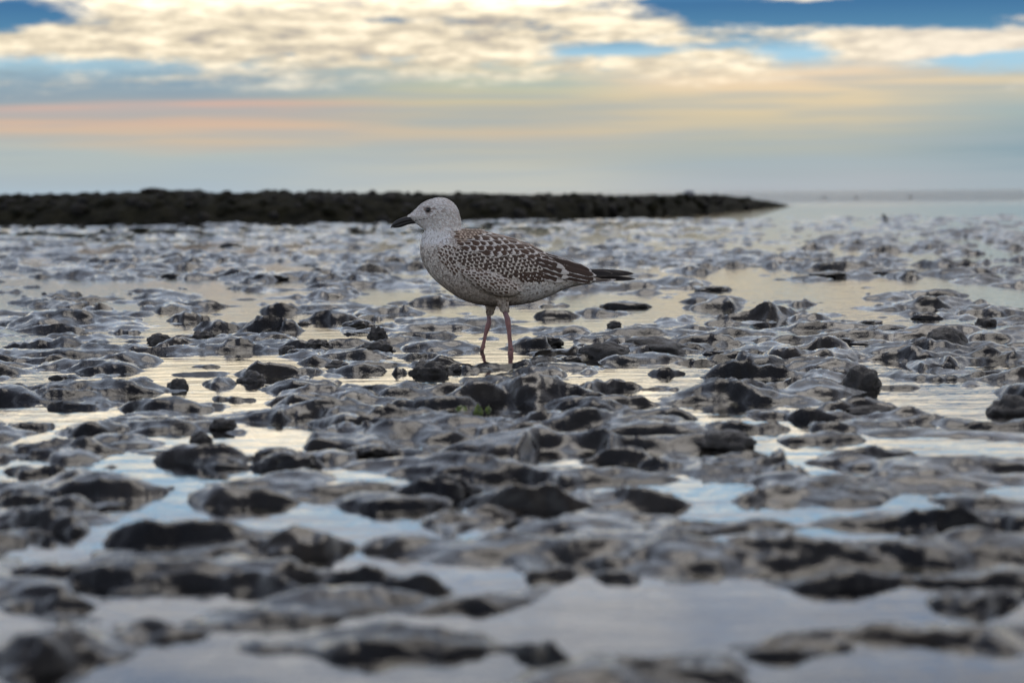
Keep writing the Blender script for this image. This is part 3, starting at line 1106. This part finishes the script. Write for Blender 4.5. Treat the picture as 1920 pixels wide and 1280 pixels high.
# body skin colour per vertex
def build_body_obj():
    attr = BODY.color_attributes.new('plumage', 'FLOAT_COLOR', 'POINT')
    cols = np.ones((len(bco), 4), np.float32)
    for i, p in enumerate(bco):
        u, v = to_uv(p)
        lg = p[2] < bp(900, 838).z
        if lg:
            thigh = st1(v, 885, 850) if u < 850 else st1(v, 862, 836)
            n = mnoise.fractal(Vector(p) * 120, .8, 2, 3)
            pink = (.32 + .07 * n, .165 + .04 * n, .16 + .03 * n)
            joint = max(gs(u, v, 790, 900, 60, 50), gs(u, v, 910, 865, 50, 45))
            pink = lerp3(pink, (.26, .17, .20), joint * .8)
            d = max(st1(n, .30, .45) * st1(v, 960, 1000), .9 * gs(u, v, 950, 1030, 10, 22), .8 * gs(u, v, 735, 1105, 10, 18))
            pink = lerp3(pink, (.02, .017, .016), d * .8)
            c = lerp3(pink, (.36, .33, .31), thigh)
        else:
            cc, br, k, dk = plumage(u, v, 2)
            c = lerp3(cc, br, k * .8)
        cols[i, :3] = c
    attr.data.foreach_set('color', cols.ravel())
    m, T = newmat('gull_skin')
    at = T.n('ShaderNodeAttribute', attribute_name='plumage')
    tc = T.n('ShaderNodeTexCoord').outputs['Object']
    nrm = bump(T, T.noise(tc, 500, 3), .5, .0008)
    b = principled(T, Base_Color=at.outputs[0], Roughness=.62, Normal=nrm)
    finish(T, b.outputs[0])
    BODY.materials.append(m)
    ob = link(bpy.data.objects.new('body', BODY), gull)
    return ob


body = build_body_obj()
BVH = BVHTree.FromPolygons([Vector(p) for p in bco], [tuple(p.vertices) for p in BODY.polygons])
CAML = CAMP - Vector((GX, BIRD_Y, 0))


def hit(u, v):
    px, py = tr(u, v)
    r = ray(px, py).normalized()
    loc, nor, idx, dist = BVH.ray_cast(CAML, r)
    if loc is None:
        return None
    if nor.dot(r) > 0:
        nor = -nor
    return loc, nor


# ---- feather blades
def blade(length, width, tip=.55, curl=.10, cup=.12, nl=7):
    """feather lying along +x, face up (+z); returns verts, faces, uvs(per vert)"""
    vs, fs, uv = [], [], []
    for i in range(nl):
        t = i / (nl - 1)
        if t < tip:
            w = .55 + .45 * math.sin(t / tip * math.pi / 2)
        else:
            q = (t - tip) / (1 - tip)
            w = math.sqrt(max(0, 1 - q * q * .985))
        w *= width / 2
        for j in range(5):
            s_ = (j - 2) / 2
            vs.append((t * length, s_ * w, -cup * width * s_ * s_ - curl * length * t * t))
            uv.append((s_ * .5 + .5, t))
    for i in range(nl - 1):
        for j in range(4):
            fs.append((i * 5 + j, (i + 1) * 5 + j, (i + 1) * 5 + j + 1, i * 5 + j + 1))
    return vs, fs, uv


def blade_mesh(name, mat, *a, **k):
    vs, fs, uv = blade(*a, **k)
    me = bpy.data.meshes.new(name)
    me.from_pydata(vs, [], fs)
    me.polygons.foreach_set('use_smooth', [True] * len(me.polygons))
    ul = me.uv_layers.new(name='UVMap')
    for lp in me.loops:
        ul.data[lp.index].uv = uv[lp.vertex_index]
    me.materials.append(mat)
    return me


def mat_feather(name, dark, pale, edge=.26, tipw=.16, notch=.0, rough=.6, tipcol=None):
    m, T = newmat(name)
    uv = T.n('ShaderNodeUVMap')
    sp = T.n('ShaderNodeSeparateXYZ')
    T.put(sp.inputs[0], uv.outputs[0])
    info = T.n('ShaderNodeObjectInfo').outputs['Random']
    tcn = T.n('ShaderNodeTexCoord').outputs['Object']
    n = T.noise(tcn, 330, 2, .6)
    s_ = T.m('ABSOLUTE', T.mul(T.sub(sp.outputs[0], .5), 2.0))
    # distance from the margin, jittered so the pale fringe is ragged
    q = T.m('MAXIMUM', T.m('DIVIDE', T.sub(s_, 1 - edge), edge), T.m('DIVIDE', T.sub(sp.outputs[1], 1 - tipw), tipw))
    if notch:
        wv = T.m('SINE', T.add(T.mul(sp.outputs[1], 26.0), T.mul(info, 6.0)))
        q = T.add(q, T.mul(wv, notch))
    q = T.add(T.add(q, T.mul(T.sub(n, .5), 1.6)), T.mul(T.sub(info, .55), .7))
    f = T.smooth(q, 0.0, .45)
    dk = T.mix(T.mul(info, .7), dark, tuple(c * .55 for c in dark))
    barb = T.noise(T.xyz(T.mul(sp.outputs[0], 30.0), T.mul(sp.outputs[1], 6.0), T.mul(info, 9)), 1.0, 2)
    dk = T.mix(T.smooth(barb, .4, .7, 0, .5), dk, tuple(min(1, c * 1.7) for c in dark))
    shaft = T.smooth(s_, .10, .03, 0, .5)
    dk = T.mix(shaft, dk, tuple(c * .4 for c in dark))
    pl = T.mix(info, pale, tuple(c * .72 for c in pale))
    col = T.mix(f, dk, pl)
    b = principled(T, Base_Color=col, Roughness=rough)
    T.put(b.inputs['Specular IOR Level'], .3)
    finish(T, b.outputs[0])
    return m


BR = (.085, .050, .034)
M_SCAP = mat_feather('scapular_feather', BR, (.84, .79, .74), .32, .26)
M_COV = mat_feather('covert_feather', (.068, .043, .031), (.80, .73, .65), .36, .27)
M_MAN = mat_feather('mantle_feather', (.115, .068, .046), (.62, .50, .40), .42, .36)
M_GC = mat_feather('greater_covert_feather', (.070, .042, .030), (.76, .71, .66), .30, .20, notch=.45)
M_TER = mat_feather('tertial_feather', (.055, .033, .024), (.76, .72, .68), .22, .06, notch=.30)
M_FLA = mat_feather('flank_feather', (.095, .058, .040), (.80, .73, .66), .44, .36)
M_PRI = mat_feather('primary_feather', (.018, .014, .013), (.20, .17, .15), .05, .018, rough=.45)
M_TAIL = mat_feather('tail_feather', (.05, .035, .028), (.60, .57, .54), .18, .09, notch=.3)

PROTO = {
 'scapular_feather': [blade_mesh('scapular_feather', M_SCAP, .0285 + .003 * i, .0175, .5, .10, .10) for i in range(3)],
 'mantle_feather': [blade_mesh('mantle_feather', M_MAN, .0145, .0085, .5, .10, .10)],
 'covert_feather': [blade_mesh('covert_feather', M_COV, .0180 + .0015 * i, .0118, .5, .10, .12) for i in range(3)],
 'flank_feather': [blade_mesh('flank_feather', M_FLA, .0120 + .0015 * i, .0072, .5, .12, .12) for i in range(2)],
 'greater_covert_feather': [blade_mesh('greater_covert_feather', M_GC, .034, .0150, .6, .06, .10)],
}
FAR = {}                                  # mirrored feathers of the far wing, joined


def frame(loc, nor, d, tilt):
    d = (d - nor * d.dot(nor)).normalized()
    d2 = (d * math.cos(tilt) + nor * math.sin(tilt)).normalized()
    yv = nor.cross(d).normalized()
    zv = d2.cross(yv).normalized()
    M = Matrix((d2, yv, zv)).transposed().to_4x4()
    M.translation = loc
    return M


def flow(ang):
    """direction in the side view: ang degrees below horizontal, towards the tail"""
    return Vector((math.cos(R(ang)), 0, -math.sin(R(ang))))


def far_add(kind, me, M):
    e = FAR.setdefault(kind, ([], [], [], me.materials[0]))
    o_ = len(e[0])
    for v in me.vertices:
        p = M @ v.co
        e[0].append((p.x, -p.y, p.z))
    for p in me.polygons:
        e[1].append(tuple(i + o_ for i in reversed(p.vertices)))
    uvd = me.uv_layers[0].data
    for p in me.polygons:
        e[2].extend([tuple(uvd[l].uv) for l in reversed(list(p.loop_indices))])


def place(kind, me, M, name=None):
    ob = bpy.data.objects.new(name or kind, me)
    link(ob, gull)
    ob.matrix_local = M
    far_add(kind, me, M)
    return ob


def inside(poly, x, y):
    c = False
    j = len(poly) - 1
    for i in range(len(poly)):
        xi, yi = poly[i]
        xj, yj = poly[j]
        if (yi > y) != (yj > y) and x < (xj - xi) * (y - yi) / (yj - yi) + xi:
            c = not c
        j = i
    return c


fr_ = random.Random(21)


def lay(kind, poly, ang0, ds, dt, tilt, lift, scale=lambda u, v: 1.0, ang=lambda u, v: 0.0, jit=.12):
    ca, sa = math.cos(R(ang0)), math.sin(R(ang0))
    us = [p[0] for p in poly]
    vs = [p[1] for p in poly]
    cu, cv = sum(us) / len(us), sum(vs) / len(vs)
    rows = int(1200 / ds)
    for i in range(-rows, rows + 1):
        for j in range(-40, 41):
            s_ = i * ds + fr_.uniform(-jit, jit) * ds
            t_ = (j + (.5 if i % 2 else 0)) * dt + fr_.uniform(-jit, jit) * dt
            u, v = cu + s_ * ca - t_ * sa, cv + s_ * sa + t_ * ca
            if not inside(poly, u, v):
                continue
            if kind in ('mantle_feather', 'covert_feather') and fr_.random() > (st1(u, 540, 640) if kind[0] == 'm' else st1(u, 470, 560)):
                continue
            h = hit(u, v)
            if h is None:
                continue
            loc, nor = h
            me = fr_.choice(PROTO[kind])
            sc = scale(u, v) * fr_.uniform(.84, 1.18)
            d = flow(ang0 + ang(u, v) + fr_.uniform(-11, 11))
            M = frame(loc + nor * lift, nor, d, tilt)
            back = M.to_3x3() @ Vector((1, 0, 0)) * (.5 * me.vertices[-1].co.x * sc)
            M.translation = M.translation - back
            place(kind, me, M @ Matrix.Diagonal((sc, sc * fr_.uniform(.92, 1.1), sc, 1)))


lay('greater_covert_feather', [(900, 560), (1010, 560), (1150, 510), (1250, 520), (1320, 570), (1335, 600), (1310, 640), (1200, 652), (1060, 665), (1000, 655), (930, 620)], 17, 44, 27, R(4), .0022, lambda u, v: .8 + .3 * st1(u, 1050, 1300))
lay('covert_feather', [(515, 480), (590, 420), (700, 450), (840, 484), (930, 466), (1050, 480), (1150, 486), (1260, 516), (1150, 560), (1010, 590), (930, 625), (880, 612), (820, 586), (650, 545), (540, 530)], 16, 30, 26, R(11), .0030, lambda u, v: .86 + .2 * st1(u, 700, 1000))
lay('scapular_feather', [(630, 350), (700, 318), (800, 322), (960, 360), (1090, 410), (1190, 455), (1190, 492), (1050, 482), (930, 468), (840, 482), (700, 448), (590, 412)], 18, 47, 36, R(11), .0042, lambda u, v: .72 + .34 * st1(u, 620, 800))
lay('mantle_feather', [(575, 310), (640, 292), (780, 312), (720, 338), (650, 360), (570, 405), (545, 420), (540, 370)], 24, 20, 17, R(10), .0048)

lay('flank_feather', [(600, 560), (660, 552), (740, 575), (820, 605), (900, 640), (985, 678), (975, 712), (900, 735), (800, 725), (700, 690), (620, 630)], 20, 27, 21, R(10), .0036, jit=.25)
lay('flank_feather', [(455, 430), (520, 400), (570, 420), (530, 480), (560, 530), (600, 560), (560, 600), (500, 560), (460, 500)], 40, 27, 21, R(10), .0030, jit=.25)
# long feathers: base, tip (tracing units), depth at base and tip, width, roll
def longf(kind, mat, b, t, yb, yt, w, roll=90, tip=.72, curl=.02, lab=None):
    B, Tp = bp(*b, yb), bp(*t, yt)
    d = Tp - B
    me = blade_mesh(kind, mat, d.length, w, tip, curl, .10, 11)
    d.normalize()
    side = Vector((0, -1, 0))
    up = Vector((0, 0, 1))
    nor = side * math.sin(R(roll)) + up * math.cos(R(roll))
    nor = (nor - d * nor.dot(d)).normalized()
    M = frame(B, nor, d, 0)
    return place(kind, me, M)


# primaries
for (b, t, yb, yt, w) in [((1330, 580), (1786, 592), -.017, -.010, .0165), ((1330, 590), (1715, 590), -.019, -.013, .0170), ((1330, 595), (1640, 590), -.021, -.016, .0170),
                          ((1350, 622), (1796, 629), -.008, -.004, .0130)]:
    longf('primary_feather', M_PRI, b, t, yb, yt, w, 62, .60, .01)
# tertials
for (b, t, yb, yt, w) in [((1150, 470), (1500, 572), -.030, -.020, .0180), ((1140, 510), (1532, 604), -.0385, -.0245, .0190), ((1160, 555), (1530, 632), -.0415, -.0265, .0175),
                          ((1180, 600), (1500, 648), -.0400, -.0260, .0150), ((1100, 440), (1420, 545), -.022, -.012, .0170)]:
    longf('tertial_feather', M_TER, b, t, yb, yt, w, 58, .72, .02)
# last row of big coverts over the tertial bases
for (b, t, yb, yt) in [((1040, 452), (1262, 520), -.043, -.0345), ((1080, 482), (1318, 556), -.047, -.0390), ((1110, 520), (1346, 590), -.049, -.0410), ((1120, 560), (1342, 618), -.0495, -.0415), ((1100, 600), (1310, 642), -.050, -.0420)]:
    longf('greater_covert_feather', M_GC, b, t, yb, yt, .0165, 62, .70, .03)
# tail fan
for k, (tu, tv, ty, w) in enumerate([(1648, 640, -.024, .017), (1660, 634, -.013, .017), (1664, 632, -.003, .017), (1662, 632, .008, .017)]):
    longf('tail_feather', M_TAIL, (1290, 628), (tu, tv), -.006 + .003 * k, ty, w, 22 - 6 * k, .78, .0)

for kind, (vs, fs, uvs, mat) in FAR.items():
    me = bpy.data.meshes.new('far_side_' + kind + 's')
    me.from_pydata(vs, [], fs)
    me.polygons.foreach_set('use_smooth', [True] * len(me.polygons))
    ul = me.uv_layers.new(name='UVMap')
    ul.data.foreach_set('uv', np.array(uvs, np.float32).ravel())
    me.materials.append(mat)
    ob = link(bpy.data.objects.new('far_side_' + kind + 's', me), gull)
    ob['kind'] = 'stuff'


# ---- small contour feathers all over head, neck, breast and belly
def contour():
    m, T = newmat('contour_feather')
    at = T.n('ShaderNodeAttribute', attribute_name='tint')
    b = principled(T, Base_Color=at.outputs[0], Roughness=.7)
    T.put(b.inputs['Specular IOR Level'], .2)
    finish(T, b.outputs[0])
    tri = []
    BODY.calc_loop_triangles()
    area = np.array([t.area for t in BODY.loop_triangles])
    cum = np.cumsum(area)
    N = 15000
    pick = np.searchsorted(cum, np.sort(rng.random(N)) * cum[-1])
    # the wing feathers cover this part of the side
    WING = [(640, 350), (800, 322), (1000, 372), (1190, 455), (1330, 570), (1310, 640), (1040, 655), (900, 610), (680, 540), (560, 480)]
    vs, fs, cs = [], [], []
    zleg = bp(900, 826).z
    for ti in pick:
        t = BODY.loop_triangles[ti]
        a, b_ = rng.random(2)
        if a + b_ > 1:
            a, b_ = 1 - a, 1 - b_
        p0, p1, p2 = (Vector(bco[i]) for i in t.vertices)
        p = p0 + (p1 - p0) * a + (p2 - p0) * b_
        nor = (p1 - p0).cross(p2 - p0).normalized()
        u, v = to_uv(p)
        if p.z < zleg and not (v < 880 and p.z > bp(900, 880).z and (u < 850 or v < 850)):
            continue
        if u < 275 and v < 260:
            if rng.random() < .5:
                continue
        if inside(WING, u, v) or u > 1480:
            continue
        if (u - 375) ** 2 + (v - 160) ** 2 < 26 ** 2:
            continue
        # lie of the plumage
        head = st1(v, 320, 250) * (1 - st1(u, 600, 640))
        neck = st1(v, 470, 330) * (1 - st1(u, 480, 600))
        dirv = Vector((1, 0, -.32))
        dirv = dirv.lerp(Vector((.25, 0, -1)), neck)
        dirv = dirv.lerp(Vector((1, 0, -.25 - .9 * st1(u, 430, 590))), head)
        dirv = dirv + Vector((rng.normal() * .16, rng.normal() * .16, rng.normal() * .16))
        d = dirv - nor * dirv.dot(nor)
        if d.length < .15:
            continue
        d.normalize()
        size = (.0046 if head > .5 else .0070) * (1 + .25 * rng.normal() * .5)
        if neck > .5 and head < .5:
            size = .0085
        if u > 600 and head < .5:
            size *= 1.25
        col, br, k, dk = plumage(u, v, rng.random())
        flank = gs(u, v, 790, 630, 210, 80)
        size *= (1.25 if dk else 1.0) * (1 + .45 * flank)
        w = size * (.34 if head > .5 else (.27 if neck > .5 else .42))
        sd = nor.cross(d)
        lift = .0005
        tip = .0009 if head > .5 else .0015
        g_ = 1.28 * (1 + .10 * rng.normal())
        col = tuple(min(.86, max(.02, c * g_)) for c in col)
        o_ = len(vs)
        for (x, y, z) in ((0, -.5, 0), (0, .5, 0), (.55, -.62, .55), (.55, 0, .75), (.55, .62, .55), (1, -.22, 1), (1, .22, 1)):
            vs.append(p + d * (x - .4) * size + sd * (y * 2 * w * .8) + nor * (lift + z * tip))
        fs += [(o_, o_ + 2, o_ + 3), (o_, o_ + 3, o_ + 4, o_ + 1), (o_ + 2, o_ + 5, o_ + 3), (o_ + 3, o_ + 5, o_ + 6, o_ + 4)]
        if dk:
            mid = lerp3(lerp3(br, (.09, .06, .048), rng.random() * .8), col, .58 if head > .5 else (.38 if neck > .4 else .12))
            cc = [mid, mid, lerp3(mid, col, .55), mid, lerp3(mid, col, .55), lerp3(mid, col, .8), lerp3(mid, col, .8)]
        else:
            cc = [lerp3(col, br, .25), lerp3(col, br, .25), col, lerp3(col, br, .12), col, col, col]
        cs += cc
    me = bpy.data.meshes.new('contour_feathers')
    me.from_pydata([tuple(v) for v in vs], [], fs)
    me.polygons.foreach_set('use_smooth', [True] * len(me.polygons))
    at = me.color_attributes.new('tint', 'FLOAT_COLOR', 'POINT')
    ca = np.ones((len(vs), 4), np.float32)
    ca[:, :3] = np.array(cs)
    at.data.foreach_set('color', ca.ravel())
    me.materials.append(m)
    ob = link(bpy.data.objects.new('contour_feathers', me), gull)
    ob['kind'] = 'stuff'


contour()


# ---- bill, gape, eyes, webs
def mat_bill():
    m, T = newmat('black_bill')
    tc = T.n('ShaderNodeTexCoord').outputs['Object']
    n = T.noise(tc, 160, 3)
    col = T.mix(T.smooth(n, .35, .7), (.008, .008, .009), (.026, .022, .020))
    finish(T, principled(T, Base_Color=col, Roughness=.48, Normal=bump(T, n, .4, .0006)).outputs[0])
    return m


BILL = mat_bill()


def bill_part(name, keys, sharp):
    rings = []
    for (u, t, b, hw) in resample(keys, 22):
        pt, pb = bp(u, t), bp(u, b)
        cz, hz = (pt.z + pb.z) / 2, max(.0002, (pt.z - pb.z) / 2)
        ring = []
        for k in range(16):
            a = 2 * math.pi * k / 16
            sa, ca = math.sin(a), math.cos(a)
            z = sa if sa * sharp > 0 else math.copysign(abs(sa) ** .4, sa)
            y = ca * (1 - .25 * max(0, sa * sharp))
            ring.append(Vector((pt.x, hw * y, cz + hz * z)))
        rings.append(ring)
    v, f = loft(rings)
    ob = mesh_obj(name, v, f, BILL, gull)
    bm = bmesh.new()
    bm.from_mesh(ob.data)
    bmesh.ops.recalc_face_normals(bm, faces=bm.faces)
    bm.to_mesh(ob.data)
    bm.free()
    return ob


# station u, top v, bottom v, half width  (tracing units)
bill_part('upper_mandible', [(300, 196, 233, .0085), (262, 200, 238, .0084), (232, 204, 243, .0078), (200, 212, 251, .0068), (168, 225, 262, .0056), (142, 243, 273, .0044), (128, 259, 281, .0032), (121, 274, 286, .0018), (119, 283, 287, .0006)], 1)
bill_part('lower_mandible', [(310, 225, 250, .0080), (280, 228, 254, .0076), (250, 233, 258, .0071), (222, 238, 266, .0062), (196, 245, 276, .0053), (172, 255, 281, .0043), (150, 264, 283, .0031), (136, 272, 283, .0014)], -1)
gp = []
for (u, v) in [(285, 233), (305, 229), (330, 224), (350, 221), (372, 221)]:
    h = hit(u, v)
    if h:
        gp.append(h[0] + h[1] * .0006)
for sgn in (1, -1):
    rings = []
    for i, p in enumerate(gp):
        r_ = .0011 * (1 - .6 * i / len(gp))
        rings.append([Vector((p.x, sgn * p.y, p.z)) + Vector((0, math.cos(k) * r_, math.sin(k) * r_)) for k in np.linspace(0, 2 * math.pi, 8, endpoint=False)])
    v, f = loft(rings)
    mesh_obj('gape_line', v, f, BILL, gull)


def mat_eye():
    m, T = newmat('dark_eye')
    finish(T, principled(T, Base_Color=(.006, .005, .005), Roughness=.08).outputs[0])
    return m


EYE = mat_eye()
LID = mat_simple('eyelid_skin', (.12, .10, .09), (.20, .17, .155), 300, .6, .0004)
h = hit(376, 160)
for sgn in (1, -1):
    c = h[0] - h[1] * .0022
    c = Vector((c.x, sgn * c.y, c.z))
    nn = Vector((h[1].x, sgn * h[1].y, h[1].z))
    bm = bmesh.new()
    bmesh.ops.create_uvsphere(bm, u_segments=20, v_segments=14, radius=.0060)
    me = bpy.data.meshes.new('eye')
    bm.to_mesh(me)
    bm.free()
    me.polygons.foreach_set('use_smooth', [True] * len(me.polygons))
    me.materials.append(EYE)
    eo = link(bpy.data.objects.new('eye', me), gull)
    eo.location = c
    ring = []
    q = nn.to_track_quat('Z', 'Y')
    for i in range(24):
        a = 2 * math.pi * i / 24
        ring.append([q @ Vector(((.0061 + .0012 * math.cos(b2)) * math.cos(a) * 1.08, (.0061 + .0012 * math.cos(b2)) * math.sin(a) * .92, .0011 * math.sin(b2))) for b2 in np.linspace(0, 2 * math.pi, 8, endpoint=False)])
    ring.append(ring[0])
    v, f = loft(ring, cap=False)
    lid = mesh_obj('eyelid', v, f, LID, eo)
    lid.location = nn * .0022

WEB = mat_simple('foot_web_skin', (.30, .15, .14), (.40, .22, .19), 150, .45, .0006)
for (u0, v0, y0) in ((742, 1152, .040), (938, 1170, -.040)):
    base = [bp(u0 - 20, v0 + 2, y0)]
    tips = [bp(u0 - 140, v0 + 9, y0 - .0205), bp(u0 - 110, v0 + 8, y0 - .008), bp(u0 - 155, v0 + 9, y0 + .004), bp(u0 - 108, v0 + 8, y0 + .015), bp(u0 - 126, v0 + 9, y0 + .026)]
    top = base + tips
    bot = [p - Vector((0, 0, .0012)) for p in top]
    f = []
    for k in range(1, 5):
        f += [(0, k, k + 1), (6, 6 + k + 1, 6 + k), (k, 6 + k, 6 + k + 1, k + 1)]
    f += [(0, 6, 7, 1), (0, 5, 11, 6)]
    mesh_obj('foot_web', top + bot, f, WEB, gull, smooth=False)
